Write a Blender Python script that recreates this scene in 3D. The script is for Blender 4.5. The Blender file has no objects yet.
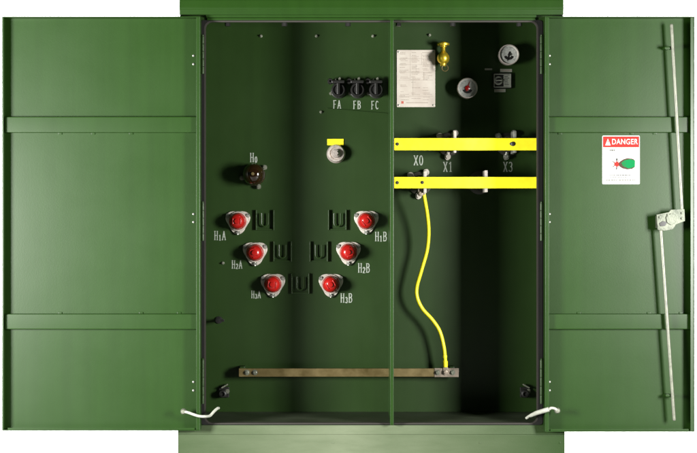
import bpy, bmesh, math, random
from mathutils import Vector, Matrix

random.seed(7)
scene = bpy.context.scene
COL = scene.collection
R = math.radians

# ------------------------------------------------------------------ scale and camera
S = 0.0036            # metres per photograph pixel on the cabinet's front plane
D = 5.4               # camera distance from that plane
CX = (348.5 - 371.5) * S
ZC = 1.08             # camera height


def P(px, py, y=0.0):
    """point of the photograph's pixel at depth y (cabinet front is y = 0, inside is +y)"""
    k = S * (D + y) / D
    return Vector((CX + (px - 348.5) * k, y, ZC + (226.5 - py) * k))


cam_d = bpy.data.cameras.new('camera')
cam = bpy.data.objects.new('camera', cam_d)
COL.objects.link(cam)
cam.location = (CX, -D, ZC)
cam.rotation_euler = (R(90), 0, 0)
cam_d.sensor_width = 36
cam_d.lens = 36 * D / (697 * S)
cam_d.clip_start = 0.05
cam_d.clip_end = 200
scene.camera = cam

# ------------------------------------------------------------------ world, lamps, exposure
world = bpy.data.worlds.new('World')
scene.world = world
world.use_nodes = True
wb = world.node_tree.nodes['Background']
wb.inputs[0].default_value = (1, 1, 1, 1)
wb.inputs[1].default_value = 0.007
scene.view_settings.view_transform = 'Standard'
scene.view_settings.look = 'None'
scene.view_settings.exposure = 0
scene.view_settings.gamma = 1


def area(name, loc, target, sx, sy, power, color=(1, 1, 1)):
    d = bpy.data.lights.new(name, 'AREA')
    d.shape = 'RECTANGLE'
    d.size, d.size_y, d.energy, d.color = sx, sy, power, color
    o = bpy.data.objects.new(name, d)
    COL.objects.link(o)
    o.location = loc
    o.rotation_euler = (Vector(target) - Vector(loc)).to_track_quat('-Z', 'Y').to_euler()
    return o


area('softbox_lamp', (-2.64, -2.22, 1.04), (-0.25, 0, 1.05), 0.76, 0.9, 332, (1.0, 0.985, 0.95))
area('softbox_lamp', (2.34, -2.34, 1.20), (-0.55, 0, 1.05), 0.6, 0.9, 255, (1.0, 0.985, 0.95))
area('added_backdrop_lamp', (-1.05, 0.70, 1.05), (-1.25, 1.7, 1.05), 0.70, 1.4, 95)  # unseen lamp added behind the left door to whiten the backdrop
area('added_backdrop_lamp', (1.00, 0.70, 1.05), (1.20, 1.7, 1.05), 0.55, 1.4, 95)  # its twin, added out of view behind the right door

# ------------------------------------------------------------------ materials


def mat(name, col, rough=0.5, metal=0.0, var=0.0, vscale=6.0, bump=0.0, bscale=300.0,
        rvar=0.0, col2=None, coat=0.0, wave=0.0, spec=0.5, streak=0.0):
    m = bpy.data.materials.new(name)
    m.use_nodes = True
    nt = m.node_tree
    b = nt.nodes['Principled BSDF']
    b.inputs['Base Color'].default_value = (*col, 1)
    b.inputs['Roughness'].default_value = rough
    b.inputs['Metallic'].default_value = metal
    b.inputs['Specular IOR Level'].default_value = spec
    if coat:
        b.inputs['Coat Weight'].default_value = coat
        b.inputs['Coat Roughness'].default_value = 0.08
    tc = nt.nodes.new('ShaderNodeTexCoord')
    if var or rvar or col2:
        n = nt.nodes.new('ShaderNodeTexNoise')
        n.inputs['Scale'].default_value = vscale
        n.inputs['Detail'].default_value = 6
        n.inputs['Roughness'].default_value = 0.62
        nt.links.new(tc.outputs['Object'], n.inputs['Vector'])
        if var or col2:
            rp = nt.nodes.new('ShaderNodeValToRGB')
            c2 = col2 or tuple(min(1, c * (1 + var)) for c in col)
            c1 = tuple(c * (1 - var) for c in col)
            rp.color_ramp.elements[0].position = 0.32
            rp.color_ramp.elements[1].position = 0.68
            rp.color_ramp.elements[0].color = (*c1, 1)
            rp.color_ramp.elements[1].color = (*c2, 1)
            nt.links.new(n.outputs['Fac'], rp.inputs[0])
            nt.links.new(rp.outputs[0], b.inputs['Base Color'])
        if rvar:
            mr = nt.nodes.new('ShaderNodeMapRange')
            mr.inputs['From Min'].default_value = 0.3
            mr.inputs['From Max'].default_value = 0.7
            mr.inputs['To Min'].default_value = max(0.03, rough - rvar)
            mr.inputs['To Max'].default_value = min(1, rough + rvar)
            nt.links.new(n.outputs['Fac'], mr.inputs['Value'])
            nt.links.new(mr.outputs[0], b.inputs['Roughness'])
    if streak:
        mp = nt.nodes.new('ShaderNodeMapping')
        mp.inputs['Scale'].default_value = (26, 26, 0.9)
        ns = nt.nodes.new('ShaderNodeTexNoise')
        ns.inputs['Scale'].default_value = 1.0
        ns.inputs['Detail'].default_value = 5
        nt.links.new(tc.outputs['Object'], mp.inputs[0])
        nt.links.new(mp.outputs[0], ns.inputs['Vector'])
        mr2 = nt.nodes.new('ShaderNodeMapRange')
        mr2.inputs['From Min'].default_value = 0.3
        mr2.inputs['From Max'].default_value = 0.7
        mr2.inputs['To Min'].default_value = 1 - streak
        mr2.inputs['To Max'].default_value = 1 + streak
        nt.links.new(ns.outputs['Fac'], mr2.inputs['Value'])
        hv = nt.nodes.new('ShaderNodeHueSaturation')
        nt.links.new(mr2.outputs[0], hv.inputs['Value'])
        nt.links.new(b.inputs['Base Color'].links[0].from_socket, hv.inputs['Color'])
        nt.links.new(hv.outputs[0], b.inputs['Base Color'])
    last = None
    for sc, st, ds in ((bscale, bump, 0.002), (2.3, wave, 0.02)):
        if not st:
            continue
        n2 = nt.nodes.new('ShaderNodeTexNoise')
        n2.inputs['Scale'].default_value = sc
        n2.inputs['Detail'].default_value = 2
        nt.links.new(tc.outputs['Object'], n2.inputs['Vector'])
        bp = nt.nodes.new('ShaderNodeBump')
        bp.inputs['Strength'].default_value = st
        bp.inputs['Distance'].default_value = ds
        nt.links.new(n2.outputs['Fac'], bp.inputs['Height'])
        if last:
            nt.links.new(last.outputs[0], bp.inputs['Normal'])
        last = bp
    if last:
        nt.links.new(last.outputs[0], b.inputs['Normal'])
    return m


GREEN = (0.0100, 0.0340, 0.0030)
M = dict(
    green=mat('green_enamel', GREEN, 0.38, var=0.04, vscale=3, rvar=0.025, bump=0.045, bscale=260, wave=0.09, spec=0.29, streak=0.06),
    inner=mat('green_interior_enamel', (0.0118, 0.0325, 0.0040), 0.42, var=0.05, vscale=4, rvar=0.03, bump=0.045, bscale=260, wave=0.07, spec=0.35, streak=0.06),
    sill=mat('green_enamel_painted_sheen', (0.0125, 0.034, 0.0045), 0.36, var=0.04, vscale=3, rvar=0.05, bump=0.10, bscale=260, wave=0.08, spec=0.4),
    rubber=mat('grey_rubber', (0.022, 0.019, 0.015), 0.7, var=0.1, vscale=20),
    black=mat('black_plastic', (0.012, 0.012, 0.011), 0.35, var=0.1, vscale=30),
    zinc=mat('zinc_plate', (0.165, 0.175, 0.135), 0.40, 0.4, var=0.2, vscale=40, rvar=0.12),
    steel=mat('dull_steel', (0.36, 0.37, 0.33), 0.42, 0.7, var=0.15, vscale=30, rvar=0.12),
    whitemetal=mat('pale_cast_metal', (0.50, 0.46, 0.41), 0.42, 0.15, var=0.14, vscale=45, rvar=0.1, bump=0.15, bscale=200),
    whitepaint=mat('white_stencil_paint', (0.31, 0.345, 0.295), 0.6, var=0.25, vscale=120),
    chrome=mat('polished_steel', (0.60, 0.54, 0.49), 0.30, 0.55, var=0.15, vscale=40, rvar=0.08),
    cast=mat('stained_cast_zinc', (0.035, 0.045, 0.028), 0.45, 0.3, col2=(0.17, 0.185, 0.14), vscale=26, rvar=0.1, bump=0.2, bscale=150),
    grime=mat('grimy_floor_enamel', (0.019, 0.028, 0.012), 0.5, var=0.25, vscale=9, rvar=0.1),
    ropewhite=mat('grubby_white_coating', (0.34, 0.35, 0.30), 0.55, var=0.2, vscale=30),
    red=mat('red_plastic', (0.34, 0.009, 0.007), 0.25, var=0.08, vscale=30),
    brown=mat('brown_porcelain', (0.013, 0.006, 0.002), 0.07, var=0.15, vscale=15, coat=1.0),
    brass=mat('brass', (0.80, 0.58, 0.05), 0.28, 0.85, var=0.15, vscale=50, rvar=0.1),
    yellow=mat('yellow_bar_paint', (0.86, 0.77, 0.020), 0.36, var=0.07, vscale=24, rvar=0.05, bump=0.06),
    cable=mat('yellow_cable_jacket', (0.74, 0.66, 0.02), 0.4, var=0.06, vscale=40),
    copper=mat('weathered_copper', (0.105, 0.078, 0.026), 0.42, 0.45, col2=(0.19, 0.145, 0.060), vscale=14, rvar=0.12),
    tinned=mat('tinned_copper', (0.30, 0.25, 0.20), 0.38, 0.6, var=0.2, vscale=40, rvar=0.1),
    plate=mat('nameplate_aluminium', (0.54, 0.475, 0.415), 0.45, 0.25, col2=(0.62, 0.575, 0.51), vscale=12, rvar=0.06),
    ink=mat('nameplate_ink', (0.29, 0.235, 0.195), 0.6, var=0.2, vscale=60),
    inkred=mat('nameplate_red_ink', (0.45, 0.10, 0.07), 0.6, var=0.1, vscale=60),
    signwhite=mat('sign_white', (0.53, 0.54, 0.505), 0.7, spec=0.2, var=0.02, vscale=15),
    signred=mat('sign_red', (0.27, 0.018, 0.014), 0.7, spec=0.15, var=0.05, vscale=40),
    signgreen=mat('sign_green', (0.002, 0.150, 0.042), 0.7, spec=0.1, var=0.04, vscale=40),
    signtan=mat('sign_tan', (0.055, 0.036, 0.024), 0.7, spec=0.1, var=0.1, vscale=60),
    signgrey=mat('sign_grey_ink', (0.075, 0.075, 0.07), 0.7, spec=0.1, var=0.1, vscale=60),
    dial=mat('dial_face', (0.50, 0.52, 0.48), 0.3, 0.3, var=0.35, vscale=35, coat=0.7),
    greyplate=mat('grey_tag', (0.30, 0.32, 0.27), 0.45, 0.2, var=0.15, vscale=60),
    epoxy=mat('dark_epoxy', (0.035, 0.033, 0.026), 0.45, var=0.1, vscale=30),
    concrete=mat('grey_studio_floor', (0.16, 0.16, 0.155), 0.6, var=0.12, vscale=2.5, rvar=0.1),
    studio=mat('white_studio_paper', (0.86, 0.86, 0.86), 0.8, var=0.01, vscale=3),
)



def painted_sheen(m, x0, w, col):
    """pale gloss reflection painted into the base colour, strongest round object x = x0 and broken up by noise"""
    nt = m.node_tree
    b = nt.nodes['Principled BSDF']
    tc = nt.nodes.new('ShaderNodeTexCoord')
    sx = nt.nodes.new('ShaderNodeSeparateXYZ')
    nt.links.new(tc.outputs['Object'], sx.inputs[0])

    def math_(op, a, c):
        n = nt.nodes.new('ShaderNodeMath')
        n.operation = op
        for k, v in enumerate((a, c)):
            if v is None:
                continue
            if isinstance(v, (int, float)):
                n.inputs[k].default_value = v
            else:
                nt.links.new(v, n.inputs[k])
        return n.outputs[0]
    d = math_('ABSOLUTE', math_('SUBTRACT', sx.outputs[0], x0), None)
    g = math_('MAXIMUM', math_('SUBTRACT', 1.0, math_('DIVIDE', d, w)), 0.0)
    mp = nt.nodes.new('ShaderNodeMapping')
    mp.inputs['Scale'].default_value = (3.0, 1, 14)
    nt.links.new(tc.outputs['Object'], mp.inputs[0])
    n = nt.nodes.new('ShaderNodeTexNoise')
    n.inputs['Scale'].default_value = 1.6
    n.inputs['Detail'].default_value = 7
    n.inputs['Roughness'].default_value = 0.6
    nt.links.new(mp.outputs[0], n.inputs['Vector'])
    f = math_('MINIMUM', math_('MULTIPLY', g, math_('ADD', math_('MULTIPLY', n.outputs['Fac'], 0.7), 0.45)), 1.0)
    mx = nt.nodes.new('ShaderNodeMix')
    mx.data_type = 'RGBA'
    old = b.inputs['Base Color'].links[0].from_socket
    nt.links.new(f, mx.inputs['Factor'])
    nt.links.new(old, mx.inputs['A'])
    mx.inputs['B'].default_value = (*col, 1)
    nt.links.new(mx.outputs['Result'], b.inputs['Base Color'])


painted_sheen(M['sill'], -0.10, 0.80, (0.140, 0.166, 0.106))  # bright gloss along the sill, painted into its colour

# ------------------------------------------------------------------ mesh helpers
WORLD = {}     # world-space origin of every object built (nothing is rotated)


def T(o):
    return WORLD.get(o.name, Vector((0, 0, 0)))


def link(name, bm, mats, parent=None, origin=None, smooth=35, label=None):
    """bm holds world coordinates; they are made local to origin"""
    origin = Vector(origin) if origin is not None else (T(parent) if parent else Vector((0, 0, 0)))
    bmesh.ops.recalc_face_normals(bm, faces=bm.faces)
    bm.transform(Matrix.Translation(-origin))
    me = bpy.data.meshes.new(name)
    bm.to_mesh(me)
    bm.free()
    for m in (mats if isinstance(mats, (list, tuple)) else [mats]):
        me.materials.append(M[m] if isinstance(m, str) else m)
    if smooth:
        me.shade_smooth()
        me.set_sharp_from_angle(angle=R(smooth))
    o = bpy.data.objects.new(name, me)
    COL.objects.link(o)
    if parent:
        o.parent = parent
        o.location = origin - T(parent)
    else:
        o.location = origin
    WORLD[o.name] = origin
    if smooth:
        w = o.modifiers.new('weighted', 'WEIGHTED_NORMAL')
        w.keep_sharp = True
    if label:
        o['label'] = label
    return o


def empty(name, loc, parent=None):
    o = bpy.data.objects.new(name, None)
    COL.objects.link(o)
    o.empty_display_size = 0.1
    o.location = Vector(loc) - (T(parent) if parent else Vector((0, 0, 0)))
    if parent:
        o.parent = parent
    WORLD[o.name] = Vector(loc)
    return o


def copy_part(o, loc, label=None):
    """copy of a part and its sub-parts, placed at world loc under the same parent"""
    c = o.copy()
    COL.objects.link(c)
    c.location = Vector(loc) - T(o.parent)
    WORLD[c.name] = Vector(loc)
    if 'label' in c:
        del c['label']
    if label:
        c['label'] = label
    for ch in list(o.children):
        d = ch.copy()
        COL.objects.link(d)
        d.parent = c
        if d.name.startswith('dust_cap'):
            d.rotation_euler.y = random.uniform(-1.2, 1.2)
        WORLD[d.name] = Vector(loc) + ch.location
    return c


def merge(bm, tmp, mi=0):
    for f in tmp.faces:
        f.material_index = mi
    me = bpy.data.meshes.new('tmp')
    tmp.to_mesh(me)
    tmp.free()
    bm.from_mesh(me)
    bpy.data.meshes.remove(me)


def box(bm, x0, x1, y0, y1, z0, z1, bev=0.0, mi=0, rot=0.0, seg=2, turn=0.0):
    """rot turns the box about Y round its own middle"""
    t = bmesh.new()
    bmesh.ops.create_cube(t, size=1)
    c = Vector(((x0 + x1) / 2, (y0 + y1) / 2, (z0 + z1) / 2))
    t.transform(Matrix.Diagonal((abs(x1 - x0), abs(y1 - y0), abs(z1 - z0), 1)))
    if bev:
        bmesh.ops.bevel(t, geom=list(t.edges), offset=bev, segments=seg, profile=0.5, affect='EDGES')
    if rot:
        t.transform(Matrix.Rotation(rot, 4, 'Y'))
    if turn:
        t.transform(Matrix.Rotation(turn, 4, 'Z'))
    t.transform(Matrix.Translation(c))
    merge(bm, t, mi)


def pbox(bm, px0, px1, py0, py1, ya, yb, bev=0.0, mi=0, ref=None, rot=0.0):
    """box whose outline is given by pixels as they stand at depth ref (default: its near face)"""
    r = min(ya, yb) if ref is None else ref
    a, b = P(px0, py0, r), P(px1, py1, r)
    box(bm, a.x, b.x, min(ya, yb), max(ya, yb), min(a.z, b.z), max(a.z, b.z), bev, mi, rot)


def lathe(bm, c, prof, axis='-Y', n=28, mi=0, start=0.0):
    """prof: (radius, height along axis)"""
    c = Vector(c)
    ax = {'-Y': (Vector((1, 0, 0)), Vector((0, 0, 1)), Vector((0, -1, 0))),
          'Z': (Vector((1, 0, 0)), Vector((0, 1, 0)), Vector((0, 0, 1))),
          'X': (Vector((0, 1, 0)), Vector((0, 0, 1)), Vector((1, 0, 0)))}[axis]
    t = bmesh.new()
    rings = []
    for r, h in prof:
        if r < 1e-6:
            rings.append([t.verts.new(c + ax[2] * h)])
        else:
            rings.append([t.verts.new(c + ax[2] * h + (ax[0] * math.cos(start + 2 * math.pi * i / n) + ax[1] * math.sin(start + 2 * math.pi * i / n)) * r) for i in range(n)])
    for a, b in zip(rings, rings[1:]):
        for i in range(n):
            j = (i + 1) % n
            if len(a) == 1 and len(b) == 1:
                continue
            if len(a) == 1:
                t.faces.new((a[0], b[j], b[i]))
            elif len(b) == 1:
                t.faces.new((a[i], a[j], b[0]))
            else:
                t.faces.new((a[i], a[j], b[j], b[i]))
    for rg in (rings[0], rings[-1]):
        if len(rg) > 2:
            t.faces.new(rg)
    bmesh.ops.recalc_face_normals(t, faces=t.faces)
    merge(bm, t, mi)


def spline(pts, n=10):
    pts = [Vector(p) for p in pts]
    q = [2 * pts[0] - pts[1]] + pts + [2 * pts[-1] - pts[-2]]
    out = []
    for i in range(1, len(q) - 2):
        for k in range(n):
            t = k / n
            a, b, c, d = q[i - 1], q[i], q[i + 1], q[i + 2]
            out.append(0.5 * (2 * b + (c - a) * t + (2 * a - 5 * b + 4 * c - d) * t * t + (3 * b - a - 3 * c + d) * t ** 3))
    out.append(pts[-1])
    return out


def tube(bm, pts, r, n=12, mi=0, caps=True):
    pts = [Vector(p) for p in pts]
    t = bmesh.new()
    rings = []
    u = None
    for i, p in enumerate(pts):
        d = (pts[min(i + 1, len(pts) - 1)] - pts[max(i - 1, 0)]).normalized()
        if u is None:
            u = d.orthogonal().normalized()
        u = (u - d * u.dot(d)).normalized()
        v = d.cross(u)
        rr = r[i] if isinstance(r, (list, tuple)) else r
        rings.append([t.verts.new(p + (u * math.cos(2 * math.pi * k / n) + v * math.sin(2 * math.pi * k / n)) * rr) for k in range(n)])
    for a, b in zip(rings, rings[1:]):
        for k in range(n):
            t.faces.new((a[k], a[(k + 1) % n], b[(k + 1) % n], b[k]))
    if caps:
        t.faces.new(rings[0])
        t.faces.new(rings[-1])
    bmesh.ops.recalc_face_normals(t, faces=t.faces)
    merge(bm, t, mi)


def prism(bm, pts, y0, y1, bev=0.0, mi=0):
    """pts: outline as (x, z); pushed from y0 (back) to y1 (front, smaller y)"""
    t = bmesh.new()
    a = [t.verts.new((x, y0, z)) for x, z in pts]
    b = [t.verts.new((x, y1, z)) for x, z in pts]
    t.faces.new(a)
    front = t.faces.new(b)
    n = len(pts)
    for i in range(n):
        t.faces.new((a[i], a[(i + 1) % n], b[(i + 1) % n], b[i]))
    bmesh.ops.recalc_face_normals(t, faces=t.faces)
    if bev:
        bmesh.ops.bevel(t, geom=list(front.edges), offset=bev, segments=2, profile=0.5, affect='EDGES')
    merge(bm, t, mi)


def rrect(x0, x1, z0, z1, r, n=6):
    out = []
    for cx, cz, a0 in ((x1 - r, z1 - r, 0), (x0 + r, z1 - r, 90), (x0 + r, z0 + r, 180), (x1 - r, z0 + r, 270)):
        for k in range(n + 1):
            a = R(a0 + 90 * k / n)
            out.append((cx + r * math.cos(a), cz + r * math.sin(a)))
    return out


def ring(bm, outer, inner, y0, y1, mi=0):
    n = len(outer)
    t = bmesh.new()
    v = {}
    for nm, pts, y in (('ob', outer, y0), ('of', outer, y1), ('ib', inner, y0), ('if', inner, y1)):
        v[nm] = [t.verts.new((x, y, z)) for x, z in pts]
    for i in range(n):
        j = (i + 1) % n
        t.faces.new((v['of'][i], v['of'][j], v['if'][j], v['if'][i]))
        t.faces.new((v['ob'][i], v['ob'][j], v['ib'][j], v['ib'][i]))
        t.faces.new((v['of'][i], v['of'][j], v['ob'][j], v['ob'][i]))
        t.faces.new((v['if'][i], v['if'][j], v['ib'][j], v['ib'][i]))
    bmesh.ops.recalc_face_normals(t, faces=t.faces)
    merge(bm, t, mi)


def text_bm(bm, body, c, size, sx=0.6, mi=0, depth=0.0004, sub=None):
    """writing facing -Y, centred on c; characters listed in sub are set small and low"""
    cu = bpy.data.curves.new('t', 'FONT')
    cu.body = body
    cu.size = size
    cu.align_x = 'CENTER'
    cu.align_y = 'CENTER'
    cu.extrude = depth
    cu.offset = size * 0.006
    cu.space_character = 1.08
    o = bpy.data.objects.new('t', cu)
    COL.objects.link(o)
    dg = bpy.context.evaluated_depsgraph_get()
    me = bpy.data.meshes.new_from_object(o.evaluated_get(dg))
    t = bmesh.new()
    t.from_mesh(me)
    bpy.data.objects.remove(o)
    bpy.data.curves.remove(cu)
    bpy.data.meshes.remove(me)
    c = Vector(c)
    for v in t.verts:
        x, y, z = v.co
        v.co = (c.x + x * sx, c.y - z, c.z + y)
    merge(bm, t, mi)


def arc(cx, cy, rx, ry, a0, a1, n=10):
    return [(cx + rx * math.cos(R(a0 + (a1 - a0) * k / n)), cy + ry * math.sin(R(a0 + (a1 - a0) * k / n))) for k in range(n + 1)]


E = 0.16   # half length of a serif
GLYPH = {
    'H': [[(0.15, 0), (0.15, 1)], [(0.85, 0), (0.85, 1)], [(0.15, 0.52), (0.85, 0.52)], [(0.15 - E, 0), (0.15 + E, 0)], [(0.85 - E, 0), (0.85 + E, 0)], [(0.15 - E, 1), (0.15 + E, 1)], [(0.85 - E, 1), (0.85 + E, 1)]],
    'A': [[(0.08, 0), (0.5, 1)], [(0.5, 1), (0.92, 0)], [(0.24, 0.34), (0.76, 0.34)], [(0.08 - E, 0), (0.08 + E, 0)], [(0.92 - E, 0), (0.92 + E, 0)]],
    'B': [[(0.15, 0), (0.15, 1)], [(0.0, 1), (0.45, 1)] + arc(0.45, 0.77, 0.36, 0.23, 90, -90) + [(0.15, 0.54)], [(0.45, 0.54)] + arc(0.45, 0.27, 0.42, 0.27, 90, -90) + [(0.0, 0)]],
    'C': [arc(0.5, 0.5, 0.42, 0.5, 48, 312, 16)],
    'F': [[(0.2, 0), (0.2, 1)], [(0.05, 1), (0.9, 1)], [(0.2, 0.52), (0.72, 0.52)], [(0.2 - E, 0), (0.2 + E, 0)]],
    'X': [[(0.08, 0), (0.92, 1)], [(0.08, 1), (0.92, 0)], [(0.08 - E, 0), (0.08 + E, 0)], [(0.92 - E, 0), (0.92 + E, 0)], [(0.08 - E, 1), (0.08 + E, 1)], [(0.92 - E, 1), (0.92 + E, 1)]],
    '0': [arc(0.5, 0.5, 0.40, 0.5, 0, 360, 20)],
    '1': [[(0.2, 0.82), (0.5, 1), (0.5, 0)], [(0.25, 0), (0.75, 0)]],
    '2': [arc(0.5, 0.72, 0.38, 0.28, 160, -30) + [(0.1, 0)], [(0.1, 0), (0.92, 0)]],
    '3': [arc(0.46, 0.76, 0.36, 0.24, 150, -90), arc(0.46, 0.27, 0.42, 0.27, 90, -150)],
}


def stencil(bm, parts, c, h, mi=0):
    """painted letters set one after the other; parts: list of (character, small?); c is the centre"""
    adv = [0.56 * h * (0.62 if s else 1.0) for t_, s in parts]
    x = c.x - sum(adv) / 2
    lift = 0
    for (ch, small), a in zip(parts, adv):
        hh = h * (0.62 if small else 1.0)
        ww = hh * 0.40
        base = c.z - h / 2 - (0.05 * h if small else 0)
        for st in GLYPH[ch]:
            pts = [(x + (a - ww) / 2 + u * ww, base + v * hh) for u, v in st]
            for k, ((xa, za), (xb, zb_)) in enumerate(zip(pts, pts[1:])):
                d = Vector((xb - xa, zb_ - za))
                if d.length < 1e-6:
                    continue
                d.normalize()
                wd = h * (0.052 if abs(d.x) < 0.9 else 0.036) * random.uniform(0.88, 1.12)
                n = Vector((-d.y, d.x)) * wd
                e = d * wd * 0.5
                lift = (lift + 1) % 40
                prism(bm, [(xa - e.x + n.x, za - e.y + n.y), (xa - e.x - n.x, za - e.y - n.y), (xb + e.x - n.x, zb_ + e.y - n.y), (xb + e.x + n.x, zb_ + e.y + n.y)],
                      c.y, c.y - 0.0002 - lift * 0.000012, 0, mi)
        x += a


# ------------------------------------------------------------------ the setting
bm = bmesh.new()
box(bm, -9, 9, -9, 1.72, -0.02, 0.0)
fl = link('floor', bm, 'concrete', smooth=0)
fl['kind'] = 'structure'
bm = bmesh.new()
box(bm, -6, 6, 1.72, 1.76, -0.02, 4.2)
bd = link('backdrop', bm, 'studio', smooth=0)
bd['kind'] = 'structure'

# ------------------------------------------------------------------ the cabinet
BACK = 0.38           # depth of the open compartments
cab = empty('transformer_cabinet', (0, 0, 0))
cab['label'] = 'dark green pad-mounted transformer cabinet standing with both doors wide open'
cab['category'] = 'transformer'

ox0, ox1 = P(204, 0).x, P(538.5, 0).x
oz1, oz0 = P(0, 20.5).z, P(0, 424.5).z
tx0, tx1 = P(180, 0).x, P(563, 0).x
tz1 = P(0, 6).z

bm = bmesh.new()
# front frame round the opening, with rounded corners
ring(bm, rrect(tx0, tx1, 0.10, tz1, 0.004), rrect(ox0, ox1, oz0, oz1, 0.026), 0.014, 0.0)
# side walls, ceiling, floor of the compartments; closed tank behind
box(bm, tx0, tx0 + 0.012, 0.014, 0.95, 0.10, tz1)
box(bm, tx1 - 0.012, tx1, 0.014, 0.95, 0.10, tz1)
box(bm, tx0 + 0.012, tx1 - 0.012, 0.014, 0.95, tz1 - 0.006, tz1)
box(bm, tx0 + 0.012, tx1 - 0.012, 0.93, 0.95, 0.10, tz1 - 0.006)
link('enclosure', bm, 'inner', cab)
bm = bmesh.new()
box(bm, tx0 + 0.0125, tx1 - 0.0125, 0.0145, BACK - 0.006, oz0 - 0.02, oz0 - 0.001)
link('compartment_floor', bm, 'grime', cab)
bm = bmesh.new()
box(bm, ox0 + 0.012, ox1 - 0.012, 0.022, 0.030, oz0 - 0.0008, oz0 + 0.004, 0.0015)
link('floor_lip', bm, 'rubber', cab)

bm = bmesh.new()
box(bm, tx0 + 0.012, tx1 - 0.012, BACK, BACK + 0.012, oz0 - 0.02, tz1 - 0.006)
back = link('back_panel', bm, 'inner', cab)

# roof: drip fascia and pitched top
bm = bmesh.new()
f0, f1 = P(179.5, 14.5, -0.03), P(563.5, -1.2, -0.03)
hdr = P(0, 14, -0.004).z
zb = P(0, 8.6, -0.03).z
prof = [(-0.030, f0.z), (-0.0305, zb - 0.003), (-0.034, zb), (-0.034, zb + 0.004), (-0.031, f1.z - 0.004), (-0.026, f1.z), (0.40, f1.z + 0.12), (0.98, f1.z + 0.10), (0.98, tz1 + 0.002), (-0.003, tz1 + 0.002), (-0.003, f0.z)]
t = bmesh.new()
a = [t.verts.new((f0.x, y, z)) for y, z in prof]
b = [t.verts.new((f1.x, y, z)) for y, z in prof]
t.faces.new(a)
t.faces.new(b)
for i in range(len(prof)):
    t.faces.new((a[i], a[(i + 1) % len(prof)], b[(i + 1) % len(prof)], b[i]))
bmesh.ops.recalc_face_normals(t, faces=t.faces)
bmesh.ops.bevel(t, geom=list(t.edges), offset=0.0012, segments=2, profile=0.5, affect='EDGES')
merge(bm, t)
link('roof', bm, 'green', cab)
# header strip over the opening
bm = bmesh.new()
pbox(bm, 206, 536.5, 13.0, 17.2, -0.018, -0.001, 0.002)
pbox(bm, 207, 535.5, 17.6, 20.0, -0.010, -0.001, 0.002)
link('header', bm, 'green', cab)

# base sill with a sloped top edge
bm = bmesh.new()
z425, z433 = P(0, 425.3).z, P(0, 433.5, -0.014).z
s0, s1 = P(178.3, 0).x, P(564.3, 0).x
prof = [(-0.0015, z425), (-0.005, z425), (-0.013, z433), (-0.0135, z433 - 0.003), (-0.0115, z433 - 0.0055), (-0.0125, z433 - 0.009), (-0.0125, 0.004), (-0.0015, 0.004)]
t = bmesh.new()
a = [t.verts.new((s0, y, z)) for y, z in prof]
b = [t.verts.new((s1, y, z)) for y, z in prof]
t.faces.new(a)
t.faces.new(b)
for i in range(len(prof)):
    t.faces.new((a[i], a[(i + 1) % len(prof)], b[(i + 1) % len(prof)], b[i]))
bmesh.ops.recalc_face_normals(t, faces=t.faces)
merge(bm, t)
box(bm, tx0, tx1, 0.0, 0.95, 0.004, 0.0985)
for px in (480, 333, 560):
    c = P(px, 443, -0.0125)
    lathe(bm, c, [(0.004, 0), (0.004, 0.001), (0.0, 0.0018)], n=10)
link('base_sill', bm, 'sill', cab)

# gasket round the opening
bm = bmesh.new()
ring(bm, rrect(P(200.9, 0).x, P(542.6, 0).x, oz0 - 0.0014, oz1 + 0.0016, 0.012), rrect(ox0 + 0.0006, ox1 - 0.0006, oz0 + 0.0006, oz1 - 0.0006, 0.0255), -0.0002, -0.0028, 1)
ring(bm, rrect(ox0 + 0.0005, ox1 - 0.0005, oz0 + 0.0005, oz1 - 0.0005, 0.0258), rrect(ox0 + 0.005, ox1 - 0.005, oz0 + 0.004, oz1 - 0.004, 0.0235), 0.020, 0.003)
link('gasket', bm, ['rubber', 'black'], cab)

# divider between the two compartments
bm = bmesh.new()
d0, d1 = P(390.2, 0, -0.035).x, P(393.8, 0, -0.035).x
zt = oz1 - 0.0012
box(bm, d0, d1, -0.035, 0.030, oz0 + 0.0012, zt, 0.003)
box(bm, d0 + 0.004, d0 + 0.0075, 0.030, BACK - 0.0005, oz0, tz1 - 0.007)
for py in (143.5, 182.5):                      # tabs the yellow bars bolt to
    c = P(396, py, 0.20)
    box(bm, d0 + 0.0075, c.x + 0.016, 0.200, 0.204, c.z - 0.02, c.z + 0.02, 0.001)
link('divider', bm, 'green', cab)

# ------------------------------------------------------------------ doors


def hex_bolt(r, h, c, bm, mi=0, axis='-Y'):
    lathe(bm, c, [(r * 1.45, 0), (r * 1.45, h * 0.22), (r * 1.05, h * 0.22)], axis, 16, mi)
    lathe(bm, Vector(c), [(r, h * 0.2), (r, h * 0.92), (r * 0.82, h)], axis, 6, mi, 0.3)


FRONT = -0.055


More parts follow.
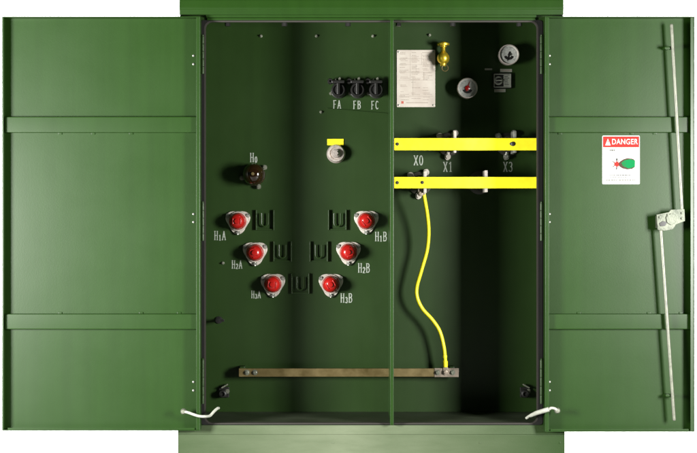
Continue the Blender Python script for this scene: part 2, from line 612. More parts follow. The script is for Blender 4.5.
def make_door(pxo, pxh, lip_px, pyt, pyb, spots, label):
    sgn = 1 if pxh > pxo else -1
    xo, xh = P(pxo, 0, FRONT).x, P(pxh, 0, FRONT).x
    zt_, zb_ = P(0, pyt, FRONT).z, P(0, pyb, FRONT).z
    bm = bmesh.new()
    lo, hi = min(xo, xh), max(xo, xh)
    box(bm, lo, hi, -0.0165, -0.0135, zb_, zt_)                       # sheet
    w = 0.003
    lipo = lip_px * S
    liph = 3.2 * S
    # flanges
    box(bm, xo, xo + sgn * w, FRONT, -0.0165, zb_, zt_, 0.001)
    box(bm, xh, xh - sgn * w, FRONT, -0.0165, zb_, zt_, 0.001)
    box(bm, lo + w, hi - w, FRONT, -0.0165, zt_ - w, zt_, 0.001)
    box(bm, lo + w, hi - w, FRONT, -0.0165, zb_, zb_ + w, 0.001)
    # return lips
    box(bm, xo + sgn * w, xo + sgn * (w + lipo), FRONT + 0.0006, FRONT + 0.0032, zb_ + w, zt_ - w, 0.0009, turn=-sgn * R(8))
    box(bm, xh - sgn * w, xh - sgn * (w + liph), FRONT + 0.0006, FRONT + 0.0032, zb_ + w, zt_ - w, 0.0009)
    box(bm, lo + 0.02, hi - 0.02, FRONT + 0.0008, FRONT + 0.0030, zb_ + w, zb_ + w + 0.007, 0.0009)
    d = link('door', bm, 'green', cab, (xh, -0.015, zb_), label=label)
    # two flat channels across the sheet
    for k, (ya, yb) in enumerate(((116.5, 132.5), (314.0, 329.5))):
        bm = bmesh.new()
        za, zb2 = P(0, ya, -0.038).z, P(0, yb, -0.038).z
        x0, x1 = xo + sgn * (w + 0.002), xh - sgn * (w + 0.002)
        box(bm, min(x0, x1), max(x0, x1), -0.038, -0.0165, zb2, za, 0.004)
        # stitch tabs along the inner edge
        ez = zb2 if k == 0 else za
        for px in spots[k]:
            c = P(px, 0, -0.02)
            box(bm, c.x - 0.007, c.x + 0.007, -0.0195, -0.0165, ez - 0.006, ez + 0.006, 0.0012)
        link('stiffener', bm, 'green', d)
    return d, sgn, xh, zb_, zt_


left_door, *_ = make_door(2.0, 200.3, 0.8, 16.3, 430.8, ((60, 93, 131), (60, 141, 179)),
                          'wider left door with bare green inner face')
right_door, *_ = make_door(694.5, 545.0, 3.2, 16.3, 432.0, ((560, 632, 655), (579, 649, 681)),
                           'narrower right door carrying the danger sign and latch rods')

# hinge-side bolt heads and hinges
for d, pb, ph in ((left_door, 193.5, 202.6), (right_door, 549.5, 541.6)):
    for py in (55.5, 64, 382, 390.5, 214, 222):
        bm = bmesh.new()
        q = P(pb, py, -0.0165)
        lathe(bm, q, [(0.0042, 0), (0.0042, 0.002), (0.002, 0.0035), (0, 0.0037)], n=12)
        link('screw', bm, 'steel', d, q)
    for pa, pc in ((36, 74), (203, 241), (360, 404)):
        bm = bmesh.new()
        a, b = P(ph, pa, -0.022), P(ph, pc, -0.022)
        n = 5
        seg = (a.z - b.z) / n
        for k in range(n):
            lathe(bm, (a.x, -0.022, b.z + seg * k + 0.0006), [(0.0056, 0), (0.0062, 0.001), (0.0062, seg - 0.0022), (0.0056, seg - 0.0012)], 'Z', 14)
        lathe(bm, (a.x, -0.022, a.z), [(0.0045, 0), (0.0048, 0.004), (0.003, 0.006), (0, 0.0065)], 'Z', 12)
        link('hinge', bm, 'inner', d)

# latch rods, guides and latch body on the right door
YR = -0.058


def rod(p0, p1, name, mats):
    bm = bmesh.new()
    a, b = P(*p0, YR), P(*p1, YR)
    n = 14
    pts = [a.lerp(b, k / n) for k in range(n + 1)]
    r = 0.0061
    tube(bm, [a + (a - b).normalized() * 0.004] + pts + [b + (b - a).normalized() * 0.003], [r * 0.6] + [r] * (n + 1) + [r * 0.6], 14)
    return link(name, bm, mats, right_door)


rod((671.5, 25), (682.3, 214), 'latch_rod', 'zinc')
rod((660.7, 227), (674.2, 420), 'latch_rod', 'zinc')
for px, py, s in ((668.5, 48, -1), (669.5, 395.5, 1)):
    bm = bmesh.new()
    c = P(px, py, -0.045)
    box(bm, c.x - 0.016, c.x + 0.004, -0.054, -0.0165, c.z - 0.004, c.z + 0.004, 0.0015)
    e = P(px + 3.5 * (1 if s < 0 else 1), py, YR)
    box(bm, c.x - 0.012, e.x + 0.012, -0.0500, -0.0470, c.z - 0.006, c.z + 0.006, 0.001)
    link('rod_guide', bm, 'green', right_door)
bm = bmesh.new()
o = [(656.5, 214.5), (669, 212.0), (671, 209.6), (684.5, 209.0), (685, 221), (676, 224.5), (673, 229.5), (664, 231), (657.5, 230)]
prism(bm, [(P(x, y, -0.066).x, P(x, y, -0.066).z) for x, y in o], -0.0605, -0.0665, 0.0015)
c = P(663, 221, -0.06)
prism(bm, [(P(x, y, -0.06).x, P(x, y, -0.06).z) for x, y in ((658, 216), (681, 213), (681, 222), (668, 228), (658, 228))], -0.0165, -0.0600)
prism(bm, [(P(x, y, -0.07).x, P(x, y, -0.07).z) for x, y in ((666, 217), (671, 213.4), (675, 215), (672, 219), (676, 222), (671, 225), (667, 222.5))], -0.0660, -0.0715, 0.0012)
for px, py in ((659.8, 217.2), (682, 213), (682, 218.5), (668, 215)):
    hex_bolt(0.0042, 0.005, P(px, py, -0.0664), bm, 0)
latch = link('latch', bm, 'cast', right_door)
bm = bmesh.new()
prism(bm, [(P(x, y, -0.068).x, P(x, y, -0.068).z) for x, y in ((659, 223.5), (662.5, 221), (667, 222), (665, 226), (660.5, 226.3))], -0.0663, -0.0685, 0.0008)
link('latch_keyway', bm, 'black', right_door)

# danger sign stuck on the right door
YS = -0.0178
bm = bmesh.new()
a, b = P(602.3, 135.6, YS), P(639.8, 184.2, YS)
prism(bm, rrect(a.x, b.x, b.z, a.z, 0.004), -0.0166, YS, 0, 0)
y1 = YS - 0.0003


def sp(x, y):
    p = P(x, y, YS)
    return (p.x, p.z)


def poly(bm, pts, mi, lift=1):
    prism(bm, [sp(*p) for p in pts], YS + 0.0002, YS - 0.0003 * lift, 0, mi)


poly(bm, [(603.0, 136.3), (639.1, 136.3), (639.1, 147.3), (603.0, 147.3)], 1)
text_bm(bm, 'DANGER', Vector((P(624.6, 0, YS).x, YS - 0.0008, P(0, 141.9, YS).z)), 0.0275, 0.80, 0, 0.0002)
poly(bm, [(605.2, 145.3), (607.9, 138.6), (610.6, 145.3)], 0, 2)
poly(bm, [(607.4, 140.6), (608.4, 140.6), (608.1, 143.3), (607.7, 143.3)], 1, 3)
poly(bm, [(607.5, 143.8), (608.3, 143.8), (608.3, 144.6), (607.5, 144.6)], 1, 3)
# hand reaching in from the right: tan wrist and outline, green glove
poly(bm, [(618.3, 163.6), (620.5, 161.0), (623.5, 159.2), (627.5, 158.0), (633, 158.8), (635, 160.5), (634.9, 167), (632, 168.9), (627, 169.4), (622.5, 168.4), (619.6, 166.6)], 3)
glove = [(622.2, 162.0), (624.4, 160.4), (627.3, 159.6), (630.5, 159.2), (633.8, 160.2), (634.9, 160.2), (634.9, 166.9), (633.6, 166.9), (630.6, 168.1), (627.6, 168.2),
         (626.2, 167.2), (624.0, 166.9), (623.4, 165.8), (621.9, 165.2), (622.5, 164.2), (621.2, 163.2)]
poly(bm, glove, 2, 2)
for yy in (162.3, 164.2, 165.9):
    poly(bm, [(621.6, yy), (625.6, yy - 0.25), (625.6, yy + 0.1), (621.6, yy + 0.15)], 3, 3)
# burst with a small dark and red figure
for ang in (215, 145, 180, 60, 300):
    ca, sa = math.cos(R(ang)), -math.sin(R(ang))
    L = 7.2 if ang in (215, 145) else 5
    poly(bm, [(616.6 - sa * 0.8, 164 + ca * 0.8), (616.6 + ca * L, 164 + sa * L), (616.6 + sa * 0.8, 164 - ca * 0.8)], 3, 1)
poly(bm, [(616.6, 160.4), (617.6, 162.5), (619.6, 162.2), (618.5, 164), (619.5, 166), (617.5, 165.8), (616.6, 168), (615.7, 165.8), (613.8, 166), (614.9, 164), (613.7, 162.2), (615.7, 162.5)], 1, 2)
poly(bm, [(615.9, 158.6), (617.6, 158.2), (617.8, 160.6), (616.2, 160.9)], 4, 3)
poly(bm, [(616.2, 167.2), (617.3, 167.2), (617.0, 170), (616.0, 169.6)], 4, 3)


def scribble(bm, x0, x1, y, h, mi, lift=1, wmin=0.8, wmax=2.6):
    x = x0
    while x < x1:
        w = random.uniform(wmin, wmax)
        e = min(x + w, x1)
        poly(bm, [(x, y - h / 2), (e, y - h / 2), (e, y + h / 2), (x, y + h / 2)], mi, lift)
        x = e + random.uniform(0.35, 0.6)


scribble(bm, 609.5, 615, 150.2, 1.4, 5)
scribble(bm, 609.5, 630.5, 175.3, 1.0, 5)
scribble(bm, 610.5, 628, 177.4, 0.8, 5)
scribble(bm, 606, 635.5, 180.2, 1.0, 5)
link('danger_sign', bm, ['signwhite', 'signred', 'signgreen', 'signtan', 'black', 'signgrey'], right_door, smooth=0,
     label='white danger sign with red header and a green gloved hand')

# ------------------------------------------------------------------ high-voltage compartment
B = BACK - 0.0002


def W(px, py, y=B):
    return P(px, py, y)


# screw heads on the back wall (top row) and studs under the ceiling
for px, py in ((261, 36), (316.5, 36), (373, 36), (429.5, 35), (321, 112), (223, 263)):
    c = W(px, py)
    bm = bmesh.new()
    lathe(bm, c, [(0.006, 0), (0.006, 0.004), (0.0035, 0.006), (0.003, 0.012), (0, 0.0125)], n=12)
    link('screw', bm, 'zinc', back, c)
for px in (228.5, 285, 348, 398, 452, 518):
    c = P(px, 22, 0.10)
    bm = bmesh.new()
    lathe(bm, (c.x, 0.06, oz1 - 0.012), [(0.010, 0), (0.010, 0.012), (0.005, 0.012), (0.005, tz1 - 0.0065 - oz1 + 0.012)], 'Z', 6)
    link('ceiling_stud', bm, 'black', cab)

# lettering
for parts, px, py, h in (
        ([('H', 0), ('0', 1)], 253.5, 157.5, 0.034),
        ([('H', 0), ('1', 1), ('A', 0)], 220, 235.6, 0.033),
        ([('H', 0), ('2', 1), ('A', 0)], 237, 264.5, 0.030),
        ([('H', 0), ('3', 1), ('A', 0)], 256, 294.5, 0.027),
        ([('H', 0), ('1', 1), ('B', 0)], 381.0, 236.5, 0.034),
        ([('H', 0), ('2', 1), ('B', 0)], 364, 268.0, 0.034),
        ([('H', 0), ('3', 1), ('B', 0)], 346.5, 298.0, 0.034),
        ([('F', 0), ('A', 0)], 337, 104.3, 0.030),
        ([('F', 0), ('B', 0)], 357, 104.8, 0.030),
        ([('F', 0), ('C', 0)], 375, 105.0, 0.030),
        ([('X', 0), ('0', 0)], 418.5, 160.3, 0.036),
        ([('X', 0), ('1', 0)], 448, 166.8, 0.036),
        ([('X', 0), ('3', 0)], 508, 166.8, 0.036)):
    bm = bmesh.new()
    c = W(px, py, B - 0.0006)
    stencil(bm, parts, c, h)
    link('lettering', bm, 'whitepaint', back, c, smooth=0)

# six bushing wells with red dust_caps
bspots = [('H1A', 238, 221.3), ('H2A', 255.2, 252.5), ('H3A', 273, 284), ('H1B', 366.3, 221), ('H2B', 348.5, 252), ('H3B', 331, 284)]


def make_bushing(c):
    bm = bmesh.new()
    pts = []
    for k in range(60):
        a = 2 * math.pi * k / 60
        r = 0.0445 + 0.0062 * math.cos(3 * (a + math.pi / 2))
        pts.append((c.x + r * math.cos(a), c.z + r * math.sin(a)))
    prism(bm, pts, c.y, c.y - 0.010, 0.003)
    lathe(bm, c + Vector((0, -0.009, 0)), [(0.039, 0), (0.038, 0.006), (0.036, 0.010), (0.030, 0.010)], n=36)
    b = link('bushing', bm, 'whitemetal', cab, c)
    bm = bmesh.new()
    lathe(bm, c + Vector((0, -0.016, 0)), [(0.0325, 0), (0.0335, 0.004), (0.0325, 0.008), (0.031, 0.010), (0.0295, 0.034), (0.027, 0.044), (0.022, 0.051),
                                           (0.014, 0.055), (0.010, 0.0555), (0.010, 0.060), (0.008, 0.062), (0, 0.063)], n=32)
    # moulded pull rib over the end
    for s in (-1, 1):
        box(bm, c.x + s * 0.012, c.x + s * 0.017, c.y - 0.073, c.y - 0.060, c.z - 0.012, c.z + 0.012, 0.002)
    link('dust_cap', bm, 'red', b)
    for k in range(3):
        a = R(-90 + 120 * k + 0)
        q = c + Vector((math.cos(a) * 0.0435, -0.0098, math.sin(a) * 0.0435))
        bm = bmesh.new()
        hex_bolt(0.0062, 0.011, q, bm)
        u = Vector((math.cos(a), 0, math.sin(a)))
        tube(bm, [q - u * 0.006 + Vector((0, -0.003, 0)), q + Vector((0, -0.0045, 0)) + u * 0.008], 0.0036, 8)
        link('clamp_bolt', bm, 'steel', b)
    return b


first = None
for nm, px, py in bspots:
    c = W(px, py)
    if first is None:
        first = make_bushing(c)
        first['label'] = 'pale triangular bushing flange with red cap beside H1A'
    else:
        copy_part(first, c, 'pale triangular bushing flange with red cap beside ' + nm)

# parking stands
def make_stand(c):
    bm = bmesh.new()
    w, h = 0.0335, 0.039
    for s in (-1, 1):
        box(bm, c.x + s * w - 0.0022, c.x + s * w + 0.0022, c.y - 0.015, c.y, c.z - h, c.z + h, 0.0012)
    box(bm, c.x - w + 0.0025, c.x + w - 0.0025, c.y - 0.010, c.y, c.z - h, c.z - h + 0.005, 0.001)
    u = []
    for k in range(13):
        a = math.pi + math.pi * k / 12
        u.append((c.x + 0.013 * math.cos(a), c.y - 0.013, c.z - 0.012 + 0.013 * math.sin(a)))
    pts = [(c.x - 0.013, c.y - 0.013, c.z + 0.026)] + u + [(c.x + 0.013, c.y - 0.013, c.z + 0.026)]
    tube(bm, pts, 0.0030, 8)
    return link('parking_stand', bm, 'inner', cab, c)


pspots = [(265, 220), (282.5, 251.5), (300.5, 283.5), (337.5, 220), (319, 251.5)]
ps = None
for px, py in pspots:
    if ps is None:
        ps = make_stand(W(px, py))
    else:
        copy_part(ps, W(px, py))

# H0 neutral bushing: brown porcelain dome with three clamps
c = W(254.5, 174.8)
bm = bmesh.new()
lathe(bm, c, [(0.042, 0), (0.042, 0.008), (0.040, 0.010), (0.040, 0.022), (0.0415, 0.026), (0.040, 0.032), (0.036, 0.036), (0.038, 0.050), (0.0415, 0.054),
              (0.040, 0.060), (0.035, 0.064), (0.036, 0.080), (0.039, 0.084), (0.037, 0.091), (0.030, 0.100), (0.020, 0.106), (0.012, 0.108), (0, 0.109)], n=40)
h0 = link('neutral_bushing', bm, 'brown', cab, c, label='brown porcelain bushing under the letters H0')
for ang in (195, 35, -70):
    u = Vector((math.cos(R(ang)), 0, math.sin(R(ang))))
    bm = bmesh.new()
    q = c + u * 0.049
    box(bm, q.x - 0.008, q.x + 0.008, c.y - 0.016, c.y, q.z - 0.008, q.z + 0.008, 0.003)
    hex_bolt(0.0065, 0.012, q + Vector((0, -0.0155, 0)), bm)
    link('clamp', bm, 'zinc', h0)
bm = bmesh.new()
lathe(bm, c + Vector((0, -0.107, 0)), [(0.0065, 0), (0.0065, 0.014), (0.005, 0.016), (0, 0.0165)], n=16)
link('stud', bm, 'copper', h0)

# three black bayonet fuse holders
def make_fuse(c):
    bm = bmesh.new()
    lathe(bm, c, [(0.029, 0), (0.029, 0.008), (0.0255, 0.010), (0.0255, 0.034), (0.027, 0.036), (0.027, 0.052), (0.0235, 0.056), (0.020, 0.056),
                  (0.018, 0.050), (0.0, 0.050)], n=28)
    # turn handle with lugs above, leaning out
    box(bm, c.x - 0.026, c.x + 0.024, c.y - 0.070, c.y - 0.030, c.z + 0.024, c.z + 0.036, 0.004)
    box(bm, c.x - 0.006, c.x + 0.006, c.y - 0.066, c.y - 0.052, c.z - 0.018, c.z + 0.030, 0.003)
    lathe(bm, c + Vector((-0.031, -0.020, 0.034)), [(0.011, 0), (0.011, 0.028), (0.009, 0.031), (0.004, 0.031), (0.004, 0.024), (0, 0.024)], n=16)
    f = link('fuse_holder', bm, 'black', cab, c)
    for dx, dz in ((-0.030, -0.010), (-0.012, 0.040), (0.006, 0.044)):
        bm = bmesh.new()
        hex_bolt(0.0042, 0.008, c + Vector((dx, -0.030 if dz > 0 else -0.004, dz)), bm)
        link('screw', bm, 'zinc', f)
    return f


fz = None
for px, py in ((338.5, 91), (357.5, 91), (376, 91)):
    c = W(px, py)
    if fz is None:
        fz = make_fuse(c)
    else:
        copy_part(fz, c)
# thin drip ledge under the fuses
bm = bmesh.new()
a, b = W(327, 108.5), W(388, 113.6)
L = (b - a).length
box(bm, (a.x + b.x) / 2 - L / 2, (a.x + b.x) / 2 + L / 2, B - 0.006, B, (a.z + b.z) / 2 - 0.0014, (a.z + b.z) / 2 + 0.0014, 0.0005, rot=math.atan2(a.z - b.z, b.x - a.x))
link('drip_ledge', bm, 'inner', cab)

# shiny round plug with a yellow tag above it
c = W(336.0, 153.8)
bm = bmesh.new()
lathe(bm, c, [(0.036, 0), (0.036, 0.005), (0.033, 0.008), (0.033, 0.030), (0.031, 0.034), (0.024, 0.035), (0.021, 0.030), (0.017, 0.030), (0.017, 0.046), (0.014, 0.050), (0, 0.050)], n=36)
lathe(bm, c + Vector((0, -0.048, 0)), [(0.011, 0), (0.011, 0.010), (0.009, 0.012), (0, 0.012)], n=6)
link('level_plug', bm, 'chrome', cab, c, label='shiny round metal plug under a small yellow tag')
bm = bmesh.new()
pbox(bm, 327.2, 343.6, 138.8, 145.2, B - 0.0035, B, 0.0008)
link('yellow_tag', bm, 'yellow', cab)

# ------------------------------------------------------------------ low-voltage compartment
# nameplate
bm = bmesh.new()
YN = B - 0.003
a, b = P(396.8, 49.8, YN), P(435.2, 107.0, YN)
prism(bm, rrect(a.x, b.x, b.z, a.z, 0.003), B, YN, 0.0006, 0)


def npoly(x0, x1, y0, y1_, mi):
    p, q = P(x0, y0, YN), P(x1, y1_, YN)
    box(bm, p.x, q.x, YN - 0.0002, YN + 0.0003, q.z, p.z, 0, mi)


def nline(x0, x1, y, h=0.35, mi=1):
    npoly(x0, x1, y - h / 2, y + h / 2, mi)


for yv in (58.5, 64.5, 72.0, 80.0, 96.0):
    nline(399, 433, yv, 0.22)
for xv, y0, y1_ in ((410.3, 52.5, 80), (421.5, 53, 64.5), (416, 64.5, 72), (424, 72, 80), (413, 80, 96)):
    npoly(xv - 0.12, xv + 0.12, y0, y1_, 1)
random.seed(3)
for k in range(36):
    yv = 52.5 + k * 1.35
    if yv > 102:
        break
    for x0, x1 in ((399.5, 409.5), (411.2, 420.8), (422.2, 432.5)):
        if random.random() < (0.75 if yv < 72 else 0.5):
            x = x0 + random.uniform(0, 1.2)
            e = random.uniform(x0 + 4, x1)
            while x < e:
                ww = random.uniform(0.35, 1.3)
                nline(x, min(x + ww, e), yv, 0.5)
                x += ww + random.uniform(0.22, 0.45)
npoly(401.2, 403.6, 101.0, 103.6, 2)
nline(406, 428, 102.6, 0.6)
np_ = link('nameplate', bm, ['plate', 'ink', 'inkred'], cab, smooth=0, label='pale metal nameplate with fine printed tables')
for px, py in ((398.6, 51.8), (433.4, 51.8), (398.6, 105), (433.4, 105)):
    bm = bmesh.new()
    lathe(bm, P(px, py, YN), [(0.0038, 0), (0.0034, 0.002), (0.0015, 0.003), (0, 0.003)], n=12)
    link('rivet', bm, 'steel', np_)

# brass pressure-relief valve
c = W(442.6, 59.5)
bm = bmesh.new()
lathe(bm, c, [(0.020, 0), (0.020, 0.012), (0.016, 0.014), (0.016, 0.036)], n=20)
v = c + Vector((0, -0.042, 0))
lathe(bm, v + Vector((0, 0, -0.030)), [(0, 0), (0.010, 0.0), (0.012, 0.003), (0.012, 0.010), (0.018, 0.014), (0.0225, 0.022), (0.024, 0.032), (0.0225, 0.040), (0.017, 0.048),
                                       (0.011, 0.054), (0.0085, 0.060), (0.0085, 0.072), (0.012, 0.074), (0.013, 0.078), (0.023, 0.080), (0.024, 0.083), (0.0235, 0.088), (0.012, 0.090), (0.008, 0.094), (0, 0.095)], 'Z', 26)
rv = link('relief_valve', bm, 'brass', cab, c, label='brass pressure relief valve beside the nameplate')
bm = bmesh.new()
pts = [v + Vector((0.006 + 0.012 * math.cos(R(k)), -0.010, -0.038 + 0.012 * math.sin(R(k)))) for k in range(0, 361, 20)]
tube(bm, pts, 0.0018, 8, caps=False)
link('pull_ring', bm, 'copper', rv)

# two gauges


def make_gauge(c, needle_deg, red, label):
    bm = bmesh.new()
    lathe(bm, c, [(0.020, 0), (0.020, 0.020), (0.034, 0.022), (0.0385, 0.026), (0.0395, 0.056), (0.0395, 0.062), (0.038, 0.0645), (0.0350, 0.065), (0.0345, 0.060), (0.0345, 0.057)], n=44)
    g = link('gauge', bm, 'chrome', cab, c, label=label)
    f = c + Vector((0, -0.0580, 0))
    bm = bmesh.new()
    lathe(bm, f, [(0.0345, -0.001), (0.0345, 0.0004), (0, 0.0005)], n=44)
    for k in range(28):
        a = R(225 - 270 * k / 27)
        L = 0.006 if k % 3 == 0 else 0.0035
        u, n_ = Vector((math.cos(a), 0, math.sin(a))), Vector((-math.sin(a), 0, math.cos(a))) * 0.0006
        p, q = f + u * 0.031, f + u * (0.031 - L)
        prism(bm, [((p + n_).x, (p + n_).z), ((p - n_).x, (p - n_).z), ((q - n_).x, (q - n_).z), ((q + n_).x, (q + n_).z)], f.y - 0.0003, f.y - 0.0008, 0, 1)
    # printed lower scale band
    pts = [(f.x + 0.020 * math.cos(R(t_)), f.z + 0.020 * math.sin(R(t_))) for t_ in range(200, 341, 10)]
    pts += [(f.x + 0.010 * math.cos(R(t_)), f.z + 0.010 * math.sin(R(t_))) for t_ in range(340, 199, -10)]
    prism(bm, pts, f.y - 0.0003, f.y - 0.0008, 0, 1)
    link('dial', bm, ['dial', 'black'], g, smooth=30)
    bm = bmesh.new()
    a = R(needle_deg)
    u, n_ = Vector((math.cos(a), 0, math.sin(a))), Vector((-math.sin(a), 0, math.cos(a)))
    p = [f + u * 0.028, f + n_ * 0.0035, f - u * 0.012 + n_ * 0.0028, f - u * 0.012 - n_ * 0.0028, f - n_ * 0.0035]
    prism(bm, [(q.x, q.z) for q in p], f.y - 0.0022, f.y - 0.0032, 0, 0)
    lathe(bm, f, [(0.0095 if red else 0.005, 0.003), (0.0095 if red else 0.005, 0.007), (0.004, 0.0085), (0, 0.0087)], n=18, mi=1)
    link('needle', bm, ['signred' if red else 'black', 'red' if red else 'black'], g)
    return g


make_gauge(W(466.2, 89.5), 70, True, 'round silver gauge with a red centre knob')
make_gauge(W(507.3, 56.3), 255, False, 'round silver gauge with a black needle, nearer the right jamb')

# selector plaque and its little tags
bm = bmesh.new()
YQ = B - 0.014
pbox(bm, 493.0, 511.8, 73.0, 88.2, YQ, B, 0.001)
q0 = P(493.8, 73.8, YQ)
q1 = P(511.0, 87.4, YQ)
ring(bm, rrect(q0.x, q1.x, q1.z, q0.z, 0.003), rrect(q0.x + 0.003, q1.x - 0.003, q1.z + 0.003, q0.z - 0.003, 0.002), YQ + 0.0005, YQ - 0.001, 1)
pbox(bm, 503.6, 510.3, 75, 86.4, YQ - 0.0008, YQ + 0.001, 0.0003, 1)
for k in range(6):
    pbox(bm, 504.4, 504.4 + random.uniform(3, 5), 76.2 + 1.6 * k, 76.8 + 1.6 * k, YQ - 0.0011, YQ, 0, 0)
c = P(498.4, 80.6, YQ)
lathe(bm, c, [(0.0165, 0), (0.0165, 0.002), (0.0145, 0.003), (0.0135, 0.003), (0.0135, 0.0005)], n=28, mi=1)
lathe(bm, c, [(0.0100, 0), (0.0095, 0.010), (0.008, 0.011), (0, 0.011)], n=22, mi=0)
box(bm, c.x - 0.013, c.x + 0.013, c.y - 0.0135, c.y - 0.009, c.z - 0.0022, c.z + 0.0022, 0.001, 1)
link('selector_switch', bm, ['black', 'greyplate'], cab, label='small dark switch plate between two grey tags')
for px0, px1, py0, py1 in ((500.2, 512.0, 68.8, 72.0), (494.3, 505.6, 88.9, 92.0), (484.8, 492.2, 68.2, 70.0)):
    bm = bmesh.new()
    pbox(bm, px0, px1, py0, py1, B - 0.0022, B, 0.0004)
    x = px0 + 1
    while x < px1 - 1.6:
        w = random.uniform(0.5, 1.2)
        pbox(bm, x, x + w, py0 + (py1 - py0) * 0.3, py0 + (py1 - py0) * 0.7, B - 0.0024, B - 0.002, 0, 1)
        x += w + 0.4
    link('tag', bm, ['greyplate', 'ink'], cab)

# low-voltage bushings: dark barrel, clamps, upright spade
YB = 0.195            # front face of the yellow bars


def make_lv(c, full=True, m='whitemetal'):
    bm = bmesh.new()
    lathe(bm, c, [(0.045, 0), (0.045, 0.012), (0.036, 0.016), (0.030, 0.022), (0.028, 0.060), (0.031, 0.064), (0.028, 0.068), (0.022, 0.074), (0.018, 0.074)], n=30)
    b = link('secondary_bushing', bm, 'epoxy', cab, c)
    bm = bmesh.new()
    s = c + Vector((0.011, -0.07, 0))
    box(bm, s.x - 0.0058, s.x + 0.0050, c.y - 0.168, c.y - 0.068, c.z - 0.040, c.z + 0.042, 0.0015)
    link('spade', bm, m, b)
    if full:
        for ang in (140, 62, 262):
            u = Vector((math.cos(R(ang)), 0, math.sin(R(ang))))
            q = c + u * 0.048
            bm = bmesh.new()
            tube(bm, [c + u * 0.030 + Vector((0, -0.022, 0)), q + Vector((0, -0.019, 0)), q + u * 0.009 + Vector((0, -0.004, 0))], [0.0065, 0.0075, 0.0065], 10)
            hex_bolt(0.0085, 0.014, q + Vector((0, -0.018, 0)), bm)
            link('clamp', bm, m, b)
    return b


lv = make_lv(W(449.0, 144.5))
copy_part(lv, W(420.0, 183.5))
make_lv(W(507.5, 144.5), True, 'steel')  # darker metal puts the shade on this bushing into its colour
make_lv(W(479.5, 182.8), False)

# yellow bars across the compartment
for (y0, y1_), bolts in (((138.0, 150.3), ((397.3, 144.0, 0), (512.8, 143.8, 1))), ((176.9, 188.3), ((397.3, 182.6, 0), (422.3, 182.4, 0)))):
    bm = bmesh.new()
    pbox(bm, 394.2, 536.6, y0, y1_, YB - 0.006, YB + 0.004, 0.0012)
    bar = link('crossbar', bm, 'yellow', cab, label='yellow bar, %s of the two' % ('upper' if y0 < 160 else 'lower'))
    for px, py, big in bolts:
        bm = bmesh.new()
        q = P(px, py, YB - 0.006)
        if big:
            lathe(bm, q, [(0.0085, 0), (0.0085, 0.002), (0.006, 0.004), (0, 0.005)], n=18)
            lathe(bm, q + Vector((-0.006, 0, 0)), [(0.006, 0), (0.006, 0.0025), (0, 0.003)], n=14)
        else:
            lathe(bm, q, [(0.0062, 0), (0.0062, 0.0015), (0.0040, 0.0015), (0.0035, 0.004), (0, 0.0045)], n=16)
        link('bolt', bm, 'epoxy', bar, q)
    # green angle that carries the right end
    bm = bmesh.new()
    e = P(533, (y0 + y1_) / 2, YB + 0.005)
    box(bm, e.x - 0.02, tx1 - 0.0125, YB + 0.0045, YB + 0.0085, e.z - 0.016, e.z + 0.016, 0.001)
    link('bar_bracket', bm, 'inner', cab)

# copper ground bar on standoffs
bm = bmesh.new()
YG = BACK - 0.060
pbox(bm, 238.8, 458.3, 368.6, 376.9, YG, YG + 0.010, 0.0015, 0, ref=YG)
pbox(bm, 434.5, 458.6, 368.2, 377.1, YG - 0.003, YG - 0.0003, 0.0008, 1, ref=YG)
gb = link('ground_bar', bm, ['copper', 'tinned'], cab, label='long copper ground bar running through the divider')
for px in (247, 255, 437.5, 452.5):
    bm = bmesh.new()
    hex_bolt(0.0072, 0.010, P(px, 372.5, YG - 0.0025 if px > 400 else YG), bm)
    link('bolt', bm, 'zinc', gb)
for px in (242, 452):
    bm = bmesh.new()
    q = P(px, 371, YG)
    box(bm, q.x - 0.010, q.x + 0.010, YG + 0.0102, BACK - 0.0003, q.z - 0.012, q.z + 0.016, 0.003)
    link('standoff', bm, 'inner', gb)

# small studs and grounding pads low on the back wall
for px, py in ((219, 320),):
    bm = bmesh.new()
    q = W(px, py)
    lathe(bm, q, [(0.014, 0), (0.014, 0.006), (0.007, 0.007), (0.007, 0.04), (0.009, 0.042), (0.009, 0.05), (0, 0.051)], n=16)
    box(bm, q.x - 0.004, q.x + 0.024, q.y - 0.047, q.y - 0.041, q.z - 0.004, q.z + 0.005, 0.001)
    link('stud', bm, 'black', cab)
for px, py in ((224.5, 390), (525, 390)):
    bm = bmesh.new()
    q = W(px, py)
    box(bm, q.x - 0.020, q.x + 0.018, q.y - 0.012, q.y, q.z - 0.028, q.z + 0.012, 0.002, 0)
    lathe(bm, q + Vector((-0.004, -0.012, -0.012)), [(0.016, 0), (0.014, 0.022), (0.008, 0.024), (0.008, 0.016), (0, 0.016)], n=18, mi=0)
    box(bm, q.x - 0.012, q.x + 0.016, q.y - 0.030, q.y - 0.010, q.z + 0.014, q.z + 0.020, 0.002, 1, rot=0.5 if px > 400 else -0.5)
    hex_bolt(0.006, 0.010, q + Vector((0.012, -0.012, -0.004)), bm, 1)
    link('grounding_pad', bm, ['black', 'zinc'], cab)

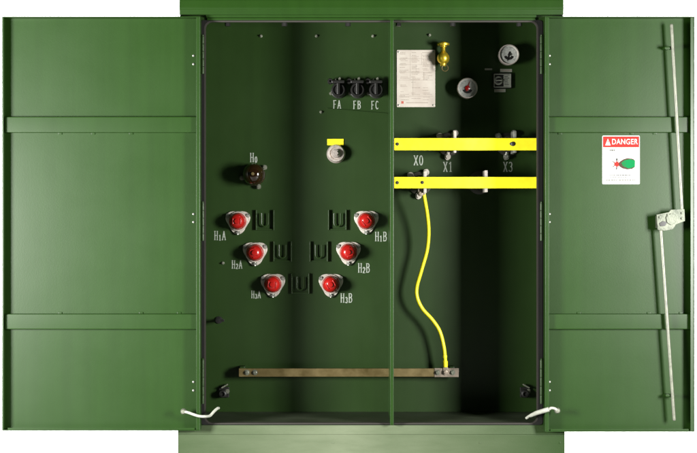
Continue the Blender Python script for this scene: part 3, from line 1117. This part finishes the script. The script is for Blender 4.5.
# ------------------------------------------------------------------ things hung on the cabinet
# yellow grounding cable from the X0 spade down to the ground bar
YC = BACK - 0.075
pts = [(423.2, 190, 0.245), (424.3, 197, 0.250), (427.3, 215, 0.27), (428.6, 232, 0.285), (427.0, 250, 0.295), (421.5, 270, 0.30), (416.8, 287, 0.305), (417.3, 298, 0.305), (422.5, 309, 0.305),
       (432.0, 319.5, 0.305), (439.5, 331, 0.305), (443.6, 346, 0.306), (445.0, 358, 0.308), (445.4, 366, 0.312)]
cbl = empty('grounding_cable', P(445.4, 372, 0.312))
cbl['label'] = 'bright yellow cable hanging in an S-curve down to the copper bar'
cbl['category'] = 'cable'
bm = bmesh.new()
path = spline([P(*p) for p in pts], 8)
tube(bm, path, 0.0072, 14)
link('jacket', bm, 'cable', cbl)
bm = bmesh.new()
a, b = P(445.2, 361, 0.309), P(445.4, 367, 0.311)
tube(bm, [a, b], [0.0098, 0.0092], 14)
tube(bm, [P(444.7, 355.5, 0.3075), P(444.9, 357.5, 0.3077)], 0.0088, 14)
link('cable_sleeve', bm, 'cable', cbl)
bm = bmesh.new()
q = P(445.5, 371.5, YG - 0.004)
box(bm, q.x - 0.010, q.x + 0.010, YG - 0.0075, YG - 0.0035, q.z - 0.012, q.z + 0.016, 0.0015)
hex_bolt(0.0078, 0.010, q + Vector((0, -0.003, -0.002)), bm)
link('lug', bm, 'tinned', cbl)
bm = bmesh.new()
q = P(421.5, 192, 0.243)
box(bm, q.x - 0.014, q.x + 0.014, 0.232, 0.240, q.z - 0.010, q.z + 0.014, 0.002)
hex_bolt(0.0078, 0.010, q + Vector((-0.004, -0.010, -0.006)), bm)
link('clamp', bm, 'tinned', cbl)

# door stays hooked between each door and the frame


def stay(pts, r, label, ends):
    o = empty('door_stay', P(*pts[0]))
    o['label'] = label
    o['category'] = 'door stay'
    o['group'] = 'stays that hold the doors open'
    bm = bmesh.new()
    tube(bm, spline([P(*p) for p in pts], 8), r, 12)
    link('rod', bm, 'ropewhite', o)
    for e in ends:
        bm = bmesh.new()
        q = P(*e)
        lathe(bm, q + Vector((0, 0.010, 0)), [(0.0095, 0), (0.0110, 0.004), (0.0105, 0.012), (0.007, 0.017), (0, 0.018)], n=16)
        link('end_knob', bm, 'zinc', o)
    return o


stay([(183.4, 411.6, -0.066), (188, 412.6, -0.068), (193.5, 414.6, -0.070), (199, 416.2, -0.070), (205, 416.6, -0.066), (210, 415.8, -0.05), (214, 411.6, -0.03), (217.4, 408.6, -0.012), (218.6, 408.2, 0.0)],
     0.0050, 'white bent stay hooked across the left door hinge', [(183.4, 411.6, -0.064)])
o = stay([(557.6, 410.6, -0.066), (554.5, 408.6, -0.069), (551, 408.2, -0.070), (548.5, 409.6, -0.070), (543, 410.8, -0.066), (536, 412.8, -0.04), (530, 415.8, -0.01), (526.5, 418.2, 0.01)],
         0.0050, 'white straight stay hooked across the right door hinge', [(557.4, 410.8, -0.064)])
bm = bmesh.new()
tube(bm, [P(548.8, 409.4, -0.070), P(544, 410.8, -0.066), P(537, 412.9, -0.042), P(530.5, 415.8, -0.01)], [0.0085, 0.0085, 0.008, 0.0065], 14)
link('sleeve', bm, 'ropewhite', o)
